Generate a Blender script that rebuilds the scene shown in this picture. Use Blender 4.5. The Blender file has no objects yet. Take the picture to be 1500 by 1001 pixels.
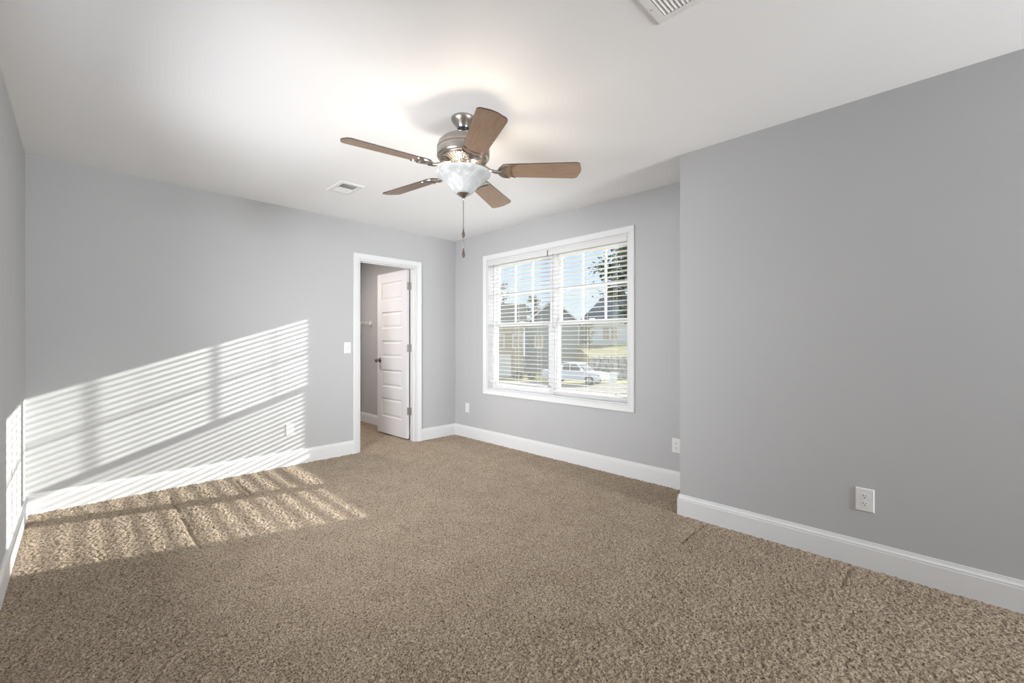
import bpy, bmesh, math, random
import numpy as np
from mathutils import Vector, Matrix
random.seed(7)
S = bpy.context.scene
C = S.collection
PI = math.pi
R2 = math.sqrt(2)

# ------------------------------------------------------------------ camera
cd = bpy.data.cameras.new('camera'); cam = bpy.data.objects.new('camera', cd); C.objects.link(cam)
cam.location = (0, 0, 1.17)
cam.rotation_euler = (math.radians(90), 0, math.radians(-45))
cd.sensor_fit = 'HORIZONTAL'; cd.sensor_width = 36; cd.lens = 635 / 1500 * 36
cd.clip_start = 0.02; cd.clip_end = 500
S.camera = cam

# ------------------------------------------------------------------ colour management
S.view_settings.view_transform = 'Standard'; S.view_settings.look = 'None'
S.view_settings.gamma = 1.0; S.view_settings.use_curve_mapping = False
S.view_settings.exposure = 0.17
S.cycles.max_bounces = 12; S.cycles.diffuse_bounces = 8; S.cycles.transparent_max_bounces = 24
S.cycles.transmission_bounces = 8
S.cycles.sample_clamp_indirect = 6.0

SUN_STRENGTH = 17.0
BULB_EMIT = 165.0
REAR_FILL = 98.0
LEFT_FILL = 140.0
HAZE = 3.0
SKY_STRENGTH = 1.12
CLOSET_WATTS = 21.0

# ------------------------------------------------------------------ sky
w = bpy.data.worlds.new('sky'); S.world = w; w.use_nodes = True
nt = w.node_tree; nt.nodes.clear()
N = nt.nodes.new; L = nt.links.new
tc = N('ShaderNodeTexCoord')
sep = N('ShaderNodeSeparateXYZ'); L(tc.outputs['Generated'], sep.inputs[0])
ramp = N('ShaderNodeValToRGB'); L(sep.outputs['Z'], ramp.inputs[0])
ramp.color_ramp.elements[0].position = 0.0; ramp.color_ramp.elements[0].color = (0.78, 0.83, 0.92, 1)
ramp.color_ramp.elements[1].position = 0.55; ramp.color_ramp.elements[1].color = (0.46, 0.62, 0.90, 1)
e = ramp.color_ramp.elements.new(0.12); e.color = (0.62, 0.74, 0.92, 1)
mp = N('ShaderNodeMapping'); mp.inputs['Scale'].default_value = (2.2, 2.2, 7.0); L(tc.outputs['Generated'], mp.inputs[0])
cn = N('ShaderNodeTexNoise'); cn.inputs['Scale'].default_value = 1.6; cn.inputs['Detail'].default_value = 6; L(mp.outputs[0], cn.inputs[0])
cr = N('ShaderNodeValToRGB'); cr.color_ramp.elements[0].position = 0.46; cr.color_ramp.elements[1].position = 0.66; L(cn.outputs[0], cr.inputs[0])
mx = N('ShaderNodeMixRGB'); L(cr.outputs[0], mx.inputs[0]); L(ramp.outputs[0], mx.inputs[1]); mx.inputs[2].default_value = (0.86, 0.86, 0.90, 1)
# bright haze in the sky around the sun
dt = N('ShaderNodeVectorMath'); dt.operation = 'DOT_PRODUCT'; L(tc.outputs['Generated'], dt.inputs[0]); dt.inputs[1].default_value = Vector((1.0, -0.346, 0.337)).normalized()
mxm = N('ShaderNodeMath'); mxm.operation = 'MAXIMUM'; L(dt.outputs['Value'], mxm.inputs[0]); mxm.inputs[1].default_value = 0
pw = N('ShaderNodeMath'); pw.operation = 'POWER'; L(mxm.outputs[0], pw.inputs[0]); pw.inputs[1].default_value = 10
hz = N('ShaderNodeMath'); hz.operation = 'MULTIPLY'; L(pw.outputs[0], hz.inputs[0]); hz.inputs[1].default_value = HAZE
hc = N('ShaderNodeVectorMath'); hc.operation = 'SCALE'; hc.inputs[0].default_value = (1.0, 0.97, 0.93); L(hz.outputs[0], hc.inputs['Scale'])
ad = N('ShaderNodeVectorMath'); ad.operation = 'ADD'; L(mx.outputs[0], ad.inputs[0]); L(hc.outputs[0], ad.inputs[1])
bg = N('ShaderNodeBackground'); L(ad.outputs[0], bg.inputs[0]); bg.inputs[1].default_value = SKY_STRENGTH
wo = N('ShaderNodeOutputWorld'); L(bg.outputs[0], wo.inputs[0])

# ------------------------------------------------------------------ sun
sl = bpy.data.lights.new('sun', 'SUN'); sl.energy = SUN_STRENGTH; sl.angle = math.radians(0.55); sl.color = (1.0, 0.955, 0.89)
sun = bpy.data.objects.new('sun', sl); C.objects.link(sun)
SUN_DIR = Vector((-1.0, 0.346, -0.337)).normalized()
sun.rotation_euler = SUN_DIR.to_track_quat('-Z', 'Y').to_euler()
sun.location = (12, -3, 6)

# added fill light in an invented, unseen window of the rear wall
al = bpy.data.lights.new('rear_fill_light', 'AREA'); al.shape = 'RECTANGLE'; al.size = 1.0; al.size_y = 1.2
al.energy = REAR_FILL; al.spread = math.radians(115); al.color = (0.95, 0.975, 1.0)
alo = bpy.data.objects.new('rear_fill_light', al); C.objects.link(alo)
alo.location = (2.25, -3.50, 1.45); alo.rotation_euler = Vector((-0.22, 1, 0.08)).to_track_quat('-Z', 'Z').to_euler()

# added fill light shining through an invented left-wall window, out of view
al = bpy.data.lights.new('left_fill_light', 'AREA'); al.shape = 'RECTANGLE'; al.size = 2.0; al.size_y = 1.5
al.energy = LEFT_FILL; al.spread = math.radians(112); al.color = (0.97, 0.98, 1.0)
alo = bpy.data.objects.new('left_fill_light', al); C.objects.link(alo)
alo.location = (-1.40, 1.68, 1.50); alo.rotation_euler = Vector((1, 0.38, -0.16)).to_track_quat('-Z', 'Z').to_euler()

# ------------------------------------------------------------------ materials
def mat(name, color, rough=0.6, metal=0.0, spec=0.3, noise=None, bump=None, emit=None):
    m = bpy.data.materials.new(name); m.use_nodes = True
    t = m.node_tree; b = t.nodes['Principled BSDF']
    b.inputs['Base Color'].default_value = (*color, 1)
    b.inputs['Roughness'].default_value = rough
    b.inputs['Metallic'].default_value = metal
    b.inputs['Specular IOR Level'].default_value = spec
    tcn = t.nodes.new('ShaderNodeTexCoord')
    if noise:
        sc, c2, stretch = noise
        mpn = t.nodes.new('ShaderNodeMapping'); mpn.inputs['Scale'].default_value = stretch
        t.links.new(tcn.outputs['Object'], mpn.inputs[0])
        n = t.nodes.new('ShaderNodeTexNoise'); n.inputs['Scale'].default_value = sc; n.inputs['Detail'].default_value = 5
        t.links.new(mpn.outputs[0], n.inputs[0])
        r = t.nodes.new('ShaderNodeValToRGB'); r.color_ramp.elements[0].position = 0.35; r.color_ramp.elements[1].position = 0.65
        r.color_ramp.elements[0].color = (*color, 1); r.color_ramp.elements[1].color = (*c2, 1)
        t.links.new(n.outputs[0], r.inputs[0]); t.links.new(r.outputs[0], b.inputs['Base Color'])
    if bump:
        sc, st, dist = bump
        n = t.nodes.new('ShaderNodeTexNoise'); n.inputs['Scale'].default_value = sc; n.inputs['Detail'].default_value = 4
        t.links.new(tcn.outputs['Object'], n.inputs[0])
        bp = t.nodes.new('ShaderNodeBump'); bp.inputs['Strength'].default_value = st; bp.inputs['Distance'].default_value = dist
        t.links.new(n.outputs[0], bp.inputs['Height']); t.links.new(bp.outputs[0], b.inputs['Normal'])
    if emit:
        b.inputs['Emission Color'].default_value = (*emit[0], 1); b.inputs['Emission Strength'].default_value = emit[1]
    return m

M_wall = mat('grey_wall_paint', (0.455, 0.458, 0.463), 0.75, spec=0.2, noise=(1.5, (0.463, 0.466, 0.470), (1, 1, 1)), bump=(90, 0.03, 0.001))
M_ceil = mat('white_ceiling_paint', (0.885, 0.89, 0.90), 0.85, spec=0.15, noise=(2.0, (0.895, 0.90, 0.91), (1, 1, 1)), bump=(130, 0.10, 0.002))
M_trim = mat('white_trim_gloss', (0.70, 0.705, 0.71), 0.35, spec=0.4, bump=(12, 0.02, 0.001))
M_door = mat('white_door_paint', (0.69, 0.69, 0.70), 0.4, spec=0.35, bump=(25, 0.03, 0.001))
M_vinyl = mat('white_window_vinyl', (0.68, 0.68, 0.69), 0.35, spec=0.4, bump=(12, 0.02, 0.001))
M_blind = mat('white_slat', (0.66, 0.66, 0.655), 0.4, spec=0.35, bump=(30, 0.03, 0.001))
M_cord = mat('white_cord', (0.8, 0.79, 0.76), 0.8)
M_wand = mat('clear_grey_wand', (0.38, 0.38, 0.39), 0.25, spec=0.6)
M_plate = mat('white_plastic_plate', (0.72, 0.72, 0.72), 0.3, spec=0.5)
M_slot = mat('dark_slot', (0.03, 0.03, 0.03), 0.6)
M_nickel = mat('brushed_nickel', (0.40, 0.375, 0.35), 0.28, metal=1.0, noise=(40, (0.46, 0.43, 0.40), (1, 1, 12)))
M_hinge = mat('satin_nickel_hinge', (0.42, 0.41, 0.40), 0.4, metal=0.8)
M_knob = mat('dark_nickel_knob', (0.22, 0.215, 0.21), 0.25, metal=1.0)
M_black = mat('black_rubber', (0.02, 0.02, 0.022), 0.4)
M_wood = mat('walnut_blade', (0.31, 0.20, 0.13), 0.38, spec=0.45, noise=(9, (0.385, 0.26, 0.175), (1, 14, 1)))
M_edge = mat('dark_wood_edge', (0.07, 0.045, 0.035), 0.45)
M_fob = mat('brown_wood_fob', (0.07, 0.045, 0.035), 0.4, noise=(30, (0.10, 0.07, 0.055), (1, 1, 4)))
M_vent = mat('white_vent_enamel', (0.82, 0.82, 0.82), 0.4)
M_duct = mat('grey_duct', (0.40, 0.40, 0.40), 0.8)
M_wire = mat('white_coated_wire', (0.8, 0.8, 0.8), 0.4)
M_bulb = mat('lit_bulb', (1, 1, 1), 0.4, emit=((1.0, 0.84, 0.65), BULB_EMIT))

def glass_mat(name, tint, gloss):
    m = bpy.data.materials.new(name); m.use_nodes = True; t = m.node_tree; t.nodes.clear()
    tr = t.nodes.new('ShaderNodeBsdfTransparent'); tr.inputs[0].default_value = (*tint, 1)
    g = t.nodes.new('ShaderNodeBsdfGlossy'); g.inputs['Roughness'].default_value = 0.02
    mxs = t.nodes.new('ShaderNodeMixShader'); mxs.inputs[0].default_value = gloss
    o = t.nodes.new('ShaderNodeOutputMaterial')
    t.links.new(tr.outputs[0], mxs.inputs[1]); t.links.new(g.outputs[0], mxs.inputs[2]); t.links.new(mxs.outputs[0], o.inputs[0])
    return m
M_glass = glass_mat('window_glass', (0.95, 0.97, 0.97), 0.04)

def screen_mat():
    m = bpy.data.materials.new('insect_screen_mesh'); m.use_nodes = True; t = m.node_tree; t.nodes.clear()
    tr = t.nodes.new('ShaderNodeBsdfTransparent')
    g = t.nodes.new('ShaderNodeBsdfDiffuse'); g.inputs[0].default_value = (0.25, 0.25, 0.25, 1)
    tl = t.nodes.new('ShaderNodeBsdfTranslucent'); tl.inputs[0].default_value = (0.25, 0.25, 0.24, 1)
    a = t.nodes.new('ShaderNodeMixShader'); a.inputs[0].default_value = 0.5
    mxs = t.nodes.new('ShaderNodeMixShader'); mxs.inputs[0].default_value = 0.13
    o = t.nodes.new('ShaderNodeOutputMaterial')
    t.links.new(g.outputs[0], a.inputs[1]); t.links.new(tl.outputs[0], a.inputs[2])
    t.links.new(tr.outputs[0], mxs.inputs[1]); t.links.new(a.outputs[0], mxs.inputs[2]); t.links.new(mxs.outputs[0], o.inputs[0])
    return m
M_screen = screen_mat()

def frosted_mat(through):
    m = bpy.data.materials.new('frosted_alabaster_glass'); m.use_nodes = True; t = m.node_tree; t.nodes.clear()
    tcn = t.nodes.new('ShaderNodeTexCoord')
    n = t.nodes.new('ShaderNodeTexNoise'); n.inputs['Scale'].default_value = 14; n.inputs['Distortion'].default_value = 1.5
    t.links.new(tcn.outputs['Object'], n.inputs[0])
    r = t.nodes.new('ShaderNodeValToRGB'); r.color_ramp.elements[0].position = 0.4; r.color_ramp.elements[1].position = 0.65
    r.color_ramp.elements[0].color = (0.50, 0.52, 0.53, 1); r.color_ramp.elements[1].color = (0.66, 0.67, 0.67, 1)
    t.links.new(n.outputs[0], r.inputs[0])
    tl = t.nodes.new('ShaderNodeBsdfTranslucent'); df = t.nodes.new('ShaderNodeBsdfDiffuse')
    gl = t.nodes.new('ShaderNodeBsdfGlossy'); gl.inputs['Roughness'].default_value = 0.15
    t.links.new(r.outputs[0], tl.inputs[0]); t.links.new(r.outputs[0], df.inputs[0])
    a = t.nodes.new('ShaderNodeMixShader'); a.inputs[0].default_value = through
    b = t.nodes.new('ShaderNodeMixShader'); b.inputs[0].default_value = 0.06
    o = t.nodes.new('ShaderNodeOutputMaterial')
    t.links.new(df.outputs[0], a.inputs[1]); t.links.new(tl.outputs[0], a.inputs[2])
    t.links.new(a.outputs[0], b.inputs[1]); t.links.new(gl.outputs[0], b.inputs[2]); t.links.new(b.outputs[0], o.inputs[0])
    return m
M_frost = frosted_mat(0.027)
M_opal = frosted_mat(0.6)

def carpet_mat():
    m = bpy.data.materials.new('beige_carpet'); m.use_nodes = True; t = m.node_tree; b = t.nodes['Principled BSDF']
    b.inputs['Roughness'].default_value = 0.95; b.inputs['Specular IOR Level'].default_value = 0.05
    b.inputs['Sheen Weight'].default_value = 0.15; b.inputs['Sheen Roughness'].default_value = 0.6
    tcn = t.nodes.new('ShaderNodeTexCoord')
    n = t.nodes.new('ShaderNodeTexNoise'); n.inputs['Scale'].default_value = 150; n.inputs['Detail'].default_value = 3; n.inputs['Roughness'].default_value = 0.7
    t.links.new(tcn.outputs['Object'], n.inputs[0])
    r = t.nodes.new('ShaderNodeValToRGB')
    els = r.color_ramp.elements
    els[0].position = 0.38; els[0].color = (0.070, 0.046, 0.028, 1)
    els[1].position = 0.60; els[1].color = (0.475, 0.38, 0.277, 1)
    q = els.new(0.47); q.color = (0.26, 0.198, 0.136, 1)
    t.links.new(n.outputs[0], r.inputs[0])
    n3 = t.nodes.new('ShaderNodeTexNoise'); n3.inputs['Scale'].default_value = 5; n3.inputs['Detail'].default_value = 3
    t.links.new(tcn.outputs['Object'], n3.inputs[0])
    r3 = t.nodes.new('ShaderNodeValToRGB'); r3.color_ramp.elements[0].position = 0.4; r3.color_ramp.elements[1].position = 0.6
    r3.color_ramp.elements[0].color = (0.90, 0.885, 0.87, 1); r3.color_ramp.elements[1].color = (1, 1, 1, 1)
    t.links.new(n3.outputs[0], r3.inputs[0])
    mm = t.nodes.new('ShaderNodeMixRGB'); mm.blend_type = 'MULTIPLY'; mm.inputs[0].default_value = 1
    t.links.new(r.outputs[0], mm.inputs[1]); t.links.new(r3.outputs[0], mm.inputs[2])
    t.links.new(mm.outputs[0], b.inputs['Base Color'])
    n2 = t.nodes.new('ShaderNodeTexNoise'); n2.inputs['Scale'].default_value = 420; n2.inputs['Detail'].default_value = 2
    t.links.new(tcn.outputs['Object'], n2.inputs[0])
    bp = t.nodes.new('ShaderNodeBump'); bp.inputs['Strength'].default_value = 0.6; bp.inputs['Distance'].default_value = 0.003
    t.links.new(n2.outputs[0], bp.inputs['Height']); t.links.new(bp.outputs[0], b.inputs['Normal'])
    return m
M_carpet = carpet_mat()

# ------------------------------------------------------------------ mesh helpers
def link(name, me, m, parent=None):
    o = bpy.data.objects.new(name, me); C.objects.link(o)
    if m is not None:
        for k in (m if isinstance(m, (list, tuple)) else [m]): me.materials.append(k)
    if parent is not None: o.parent = parent
    return o
def obj(name, bm, m, parent=None, smooth=False, bevel=None):
    bmesh.ops.recalc_face_normals(bm, faces=bm.faces)
    me = bpy.data.meshes.new(name); bm.to_mesh(me); bm.free()
    if smooth:
        for p in me.polygons: p.use_smooth = True
        me.set_sharp_from_angle(angle=math.radians(40))
    o = link(name, me, m, parent)
    if bevel:
        md = o.modifiers.new('bevel', 'BEVEL'); md.width = bevel; md.segments = 2; md.limit_method = 'ANGLE'
    return o
def empty(name, loc=(0, 0, 0), rz=0, parent=None):
    o = bpy.data.objects.new(name, None); C.objects.link(o); o.location = loc; o.rotation_euler = (0, 0, rz)
    o.empty_display_size = 0.1
    if parent: o.parent = parent
    return o
def tag(o, label=None, cat=None, group=None, kind=None):
    if label: o['label'] = label
    if cat: o['category'] = cat
    if group: o['group'] = group
    if kind: o['kind'] = kind
    return o
def B(): return bmesh.new()
def box(bm, x0, x1, y0, y1, z0, z1, mi=0):
    v = [bm.verts.new((x, y, z)) for z in (z0, z1) for (x, y) in ((x0, y0), (x1, y0), (x1, y1), (x0, y1))]
    for f in ((0, 3, 2, 1), (4, 5, 6, 7), (0, 1, 5, 4), (1, 2, 6, 5), (2, 3, 7, 6), (3, 0, 4, 7)):
        bm.faces.new([v[i] for i in f]).material_index = mi
def lathe(bm, prof, seg=40, c=(0, 0, 0), mi=0):
    rings = []
    for r, z in prof:
        if r < 1e-6: rings.append([bm.verts.new((c[0], c[1], c[2] + z))])
        else: rings.append([bm.verts.new((c[0] + r * math.cos(2 * PI * i / seg), c[1] + r * math.sin(2 * PI * i / seg), c[2] + z)) for i in range(seg)])
    for a, b in zip(rings, rings[1:]):
        for i in range(seg):
            j = (i + 1) % seg
            q = [a[i % len(a)], a[j % len(a)], b[j % len(b)], b[i % len(b)]]
            u = []
            for t_ in q:
                if t_ not in u: u.append(t_)
            if len(u) > 2: bm.faces.new(u).material_index = mi
def tube(bm, pts, r, seg=10, cap=True):
    pts = [Vector(p) for p in pts]; rings = []
    for k, p in enumerate(pts):
        d = (pts[min(k + 1, len(pts) - 1)] - pts[max(k - 1, 0)]).normalized()
        q = d.to_track_quat('Z', 'Y')
        rr = r[k] if isinstance(r, (list, tuple)) else r
        rings.append([bm.verts.new(p + q @ Vector((rr * math.cos(2 * PI * i / seg), rr * math.sin(2 * PI * i / seg), 0))) for i in range(seg)])
    for a, b in zip(rings, rings[1:]):
        for i in range(seg): bm.faces.new([a[i], a[(i + 1) % seg], b[(i + 1) % seg], b[i]])
    if cap: bm.faces.new(rings[0][::-1]); bm.faces.new(rings[-1])
def prism(bm, pts, d, mi=0):
    """closed polygon pts (3-D), extruded by vector d"""
    a = [bm.verts.new(p) for p in pts]; b = [bm.verts.new(Vector(p) + Vector(d)) for p in pts]
    bm.faces.new(a[::-1]).material_index = mi; bm.faces.new(b).material_index = mi
    n = len(a)
    for i in range(n): bm.faces.new([a[i], a[(i + 1) % n], b[(i + 1) % n], b[i]]).material_index = mi
def struct(name, bm, m, parent=None, **k):
    o = obj(name, bm, m, parent, **k)
    if parent is None: o['kind'] = 'structure'
    return o

# ------------------------------------------------------------------ room dimensions
LY0, LY1 = 1.45, 2.78   # added left window, unseen, lets the fill light in
RX0, RX1, RZ0, RZ1 = 1.75, 2.75, 0.85, 2.05   # added rear window, unseen, holds the fill light
XL, XR, XN = -0.255, 3.378, 2.895          # left wall, window wall, projecting right wall
YF, YR, YC = 4.395, -3.40, 1.278           # far wall, rear wall, corner of the projecting wall
H = 2.44
WT = 0.16                                  # outer wall thickness
WY0, WY1, WZ0, WZ1 = 1.945, 3.787, 0.617, 2.11   # window opening
DX0, DX1, DZ = 2.100, 2.810, 2.045         # closet door opening
YW = YF + 0.115                            # closet side of far wall
CXL, CXR, CY = 1.10, 2.965, 6.12           # closet

# ------------------------------------------------------------------ shell
bm = B()
box(bm, XL - 0.12, DX0, YF, YW, 0, H); box(bm, DX1, XR + WT, YF, YW, 0, H); box(bm, DX0, DX1, YF, YW, DZ, H)
struct('wall_far', bm, M_wall)
bm = B(); box(bm, XL - 0.12, XL, YR - 0.15, LY0, 0, H); box(bm, XL - 0.12, XL, LY1, YF, 0, H)
box(bm, XL - 0.12, XL, LY0, LY1, 0, RZ0); box(bm, XL - 0.12, XL, LY0, LY1, RZ1, H)
struct('wall_left', bm, M_wall)
bm = B()
box(bm, XR, XR + WT, YC, WY0, 0, H); box(bm, XR, XR + WT, WY1, YF, 0, H)
box(bm, XR, XR + WT, WY0, WY1, 0, WZ0); box(bm, XR, XR + WT, WY0, WY1, WZ1, H)
struct('wall_right', bm, M_wall)
bm = B(); box(bm, XN, XR + WT, YR - 0.15, YC, 0, H); struct('wall_near_right', bm, M_wall)
bm = B()
box(bm, XL, RX0, YR - 0.15, YR, 0, H); box(bm, RX1, XN, YR - 0.15, YR, 0, H)
box(bm, RX0, RX1, YR - 0.15, YR, 0, RZ0); box(bm, RX0, RX1, YR - 0.15, YR, RZ1, H)
struct('wall_rear', bm, M_wall)
bm = B(); box(bm, CXL - 0.1, CXL, YW, CY + 0.1, 0, H); struct('wall_closet_left', bm, M_wall)
bm = B(); box(bm, CXR, CXR + 0.1, YW, CY + 0.1, 0, H); struct('wall_closet_right', bm, M_wall)
bm = B(); box(bm, CXL, CXR, CY, CY + 0.1, 0, H); struct('wall_closet_back', bm, M_wall)
bm = B(); box(bm, XL - 0.12, XR + WT, YR - 0.15, CY + 0.1, H, H + 0.15); struct('ceiling', bm, M_ceil)

# carpeted floor: a finely displaced pile
def carpet():
    step = 0.0040
    x0, x1, y0, y1 = XL, XR, -0.45, CY
    nx = int((x1 - x0) / step) + 1; ny = int((y1 - y0) / step) + 1
    rng = np.random.default_rng(3)
    def blur(a, s):
        fx = np.fft.fftfreq(a.shape[0])[:, None]; fy = np.fft.fftfreq(a.shape[1])[None, :]
        g = np.exp(-2 * PI * PI * s * s * (fx * fx + fy * fy))
        r = np.real(np.fft.ifft2(np.fft.fft2(a) * g)); return r / r.std()
    a = blur(rng.standard_normal((nx, ny)), 0.95); b = blur(rng.standard_normal((nx, ny)), 2.2); c = blur(rng.standard_normal((nx, ny)), 14)
    h = np.clip(a * 0.0021 + b * 0.0004, -0.006, 0.006) + c * 0.0002
    X = np.linspace(x0, x1, nx)[:, None] + np.zeros((1, ny)); Y = np.linspace(y0, y1, ny)[None, :] + np.zeros((nx, 1))
    # dents left in the pile (lines a few tens of centimetres long)
    for (ax, pos, s0, s1, dep) in (('x', 1.093, 2.46, 2.86, .013), ('x', .352, 2.56, 2.86, .012), ('y', .487, 2.95, 3.6, .011), ('y', .487, 3.7, 4.15, .010),
                                   ('y', .935, 3.72, 4.26, .011), ('y', 1.95, 3.45, 4.3, .006), ('y', 1.43, 2.9, 3.3, .005), ('x', 2.0, 3.02, 3.3, .006)):
        u, v = (Y, X) if ax == 'x' else (X, Y)
        wig = pos + 0.003 * np.sin(v * 17) + 0.0015 * np.sin(v * 61)
        m_ = np.clip(np.minimum(v - s0, s1 - v) / 0.04, 0, 1)
        h -= dep * m_ * np.exp(-((u - wig) / 0.0085) ** 2)
    jx = blur(rng.standard_normal((nx, ny)), 1.2) * 0.0016; jy = blur(rng.standard_normal((nx, ny)), 1.2) * 0.0016
    jx[0, :] = jx[-1, :] = 0; jy[:, 0] = jy[:, -1] = 0
    co = np.stack([X + jx, Y + jy, h - 0.006], -1).reshape(-1, 3).astype(np.float32)
    i = np.arange(nx - 1)[:, None] * ny + np.arange(ny - 1)[None, :]
    q = np.stack([i, i + ny, i + ny + 1, i + 1], -1)
    Xc = X[:-1, :-1]; Yc = Y[:-1, :-1]
    keep = ~((Yc > YW + .02) & (Xc < CXL)) & ~((Xc > XN + .06) & (Yc < YC - .06)) & ~((Xc > CXR + .03) & (Yc > YF + .05)) & ~((Yc > YF + .01) & (Yc < YW - .01) & ((Xc < DX0 - .03) | (Xc > DX1 + .03)))
    q = q[keep].reshape(-1, 4)
    used = np.unique(q); remap = np.full(len(co), -1, np.int64); remap[used] = np.arange(len(used))
    co = co[used]; q = remap[q].astype(np.int32)
    extra = np.array([(XL, YR, -.006), (XN, YR, -.006), (XN, y0, -.006), (XL, y0, -.006)], np.float32)
    nb = len(co); co = np.concatenate([co, extra]); q = np.concatenate([q, np.array([[nb, nb + 1, nb + 2, nb + 3]], np.int32)])
    me = bpy.data.meshes.new('floor')
    me.vertices.add(len(co)); me.vertices.foreach_set('co', co.ravel())
    me.loops.add(q.size); me.loops.foreach_set('vertex_index', q.ravel())
    me.polygons.add(len(q)); me.polygons.foreach_set('loop_start', np.arange(0, q.size, 4, dtype=np.int32))
    me.polygons.foreach_set('use_smooth', np.ones(len(q), bool))
    me.update(calc_edges=True)
    o = link('floor', me, M_carpet); o['kind'] = 'structure'
carpet()

# baseboards (profile: 13 mm board, ogee cap)
BP = [(0, 0), (0.014, 0), (0.014, 0.098), (0.0125, 0.103), (0.0125, 0.110), (0.008, 0.118), (0.006, 0.126), (0.005, 0.133), (0, 0.133)]
def base(bm, p0, p1, n):
    p0 = Vector((*p0, 0)); p1 = Vector((*p1, 0)); n = Vector((*n, 0))
    prism(bm, [p0 + n * a + Vector((0, 0, z - (0.012 if z == 0 else 0))) for a, z in BP], p1 - p0)
bm = B(); base(bm, (XL, YR), (XL, YF), (1, 0)); struct('baseboard_left', bm, M_trim)
bm = B(); base(bm, (XL, YF), (DX0 - .057, YF), (0, -1)); base(bm, (DX1 + .057, YF), (XR, YF), (0, -1)); struct('baseboard_far', bm, M_trim)
bm = B(); base(bm, (XR, YC), (XR, YF), (-1, 0)); struct('baseboard_right', bm, M_trim)
bm = B(); base(bm, (XN, YR), (XN, YC), (-1, 0)); base(bm, (XN - .014, YC), (XR, YC), (0, 1)); struct('baseboard_near_right', bm, M_trim)
bm = B(); base(bm, (XL, YR), (XN, YR), (0, 1)); struct('baseboard_rear', bm, M_trim)
bm = B(); base(bm, (CXR, YW), (CXR, CY), (-1, 0)); base(bm, (CXL, CY), (CXR, CY), (0, -1)); base(bm, (CXL, YW), (CXL, CY), (1, 0))
struct('baseboard_closet', bm, M_trim)

# mitred casing around an opening; (u) runs along the wall, profile goes out from the opening edge
CP = [(0.004, 0), (0.004, 0.009), (0.010, 0.011), (0.018, 0.0105), (0.026, 0.013), (0.046, 0.0165), (0.052, 0.018), (0.057, 0.018), (0.061, 0.014), (0.061, 0)]
def casing(bm, path, closed, f):
    """path: list of (u, z, du, dz) corner points with outward mitre directions; f maps (u, z, n) to a world point"""
    rings = [[bm.verts.new(f(u + a * du, z + a * dz, n)) for a, n in CP] for (u, z, du, dz) in path]
    k = len(rings); m_ = len(CP)
    for i in range(k if closed else k - 1):
        a, b = rings[i], rings[(i + 1) % k]
        for j in range(m_): bm.faces.new([a[j], a[(j + 1) % m_], b[(j + 1) % m_], b[j]])
    if not closed: bm.faces.new(rings[0]); bm.faces.new(rings[-1])

# ------------------------------------------------------------------ window
win = empty('window_1', (XR, (WY0 + WY1) / 2, WZ0)); win['kind'] = 'structure'
def wobj(name, bm, m, parent=win, **k):
    bmesh.ops.translate(bm, verts=bm.verts, vec=-Vector(win.location)) ; return obj(name, bm, m, parent, **k)
bm = B(); casing(bm, [(WY0, WZ0, -1, -1), (WY1, WZ0, 1, -1), (WY1, WZ1, 1, 1), (WY0, WZ1, -1, 1)], True, lambda u, z, n: (XR - n, u, z))
wobj('casing', bm, M_trim)
XG = XR + 0.125                     # glass plane
bm = B(); jt = 0.012
box(bm, XR - .004, XR + WT, WY0, WY0 + jt, WZ0, WZ1); box(bm, XR - .004, XR + WT, WY1 - jt, WY1, WZ0, WZ1)
box(bm, XR - .004, XR + WT, WY0 + jt, WY1 - jt, WZ0, WZ0 + jt); box(bm, XR - .004, XR + WT, WY0 + jt, WY1 - jt, WZ1 - jt, WZ1)
wobj('jamb', bm, M_trim)
YM = 2.862
bm = B(); box(bm, XR + .070, XR + WT + .02, YM - .022, YM + .022, WZ0 + jt, WZ1 - jt); wobj('mullion', bm, M_vinyl, bevel=.002)
ZM = 1.362
def rect_frame(bm, xa, xb, y0, y1, z0, z1, t, tb=None, tt=None):
    tb = tb or t; tt = tt or t
    box(bm, xa, xb, y0, y0 + t, z0, z1); box(bm, xa, xb, y1 - t, y1, z0, z1)
    box(bm, xa, xb, y0 + t, y1 - t, z0, z0 + tb); box(bm, xa, xb, y0 + t, y1 - t, z1 - tt, z1)
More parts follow.
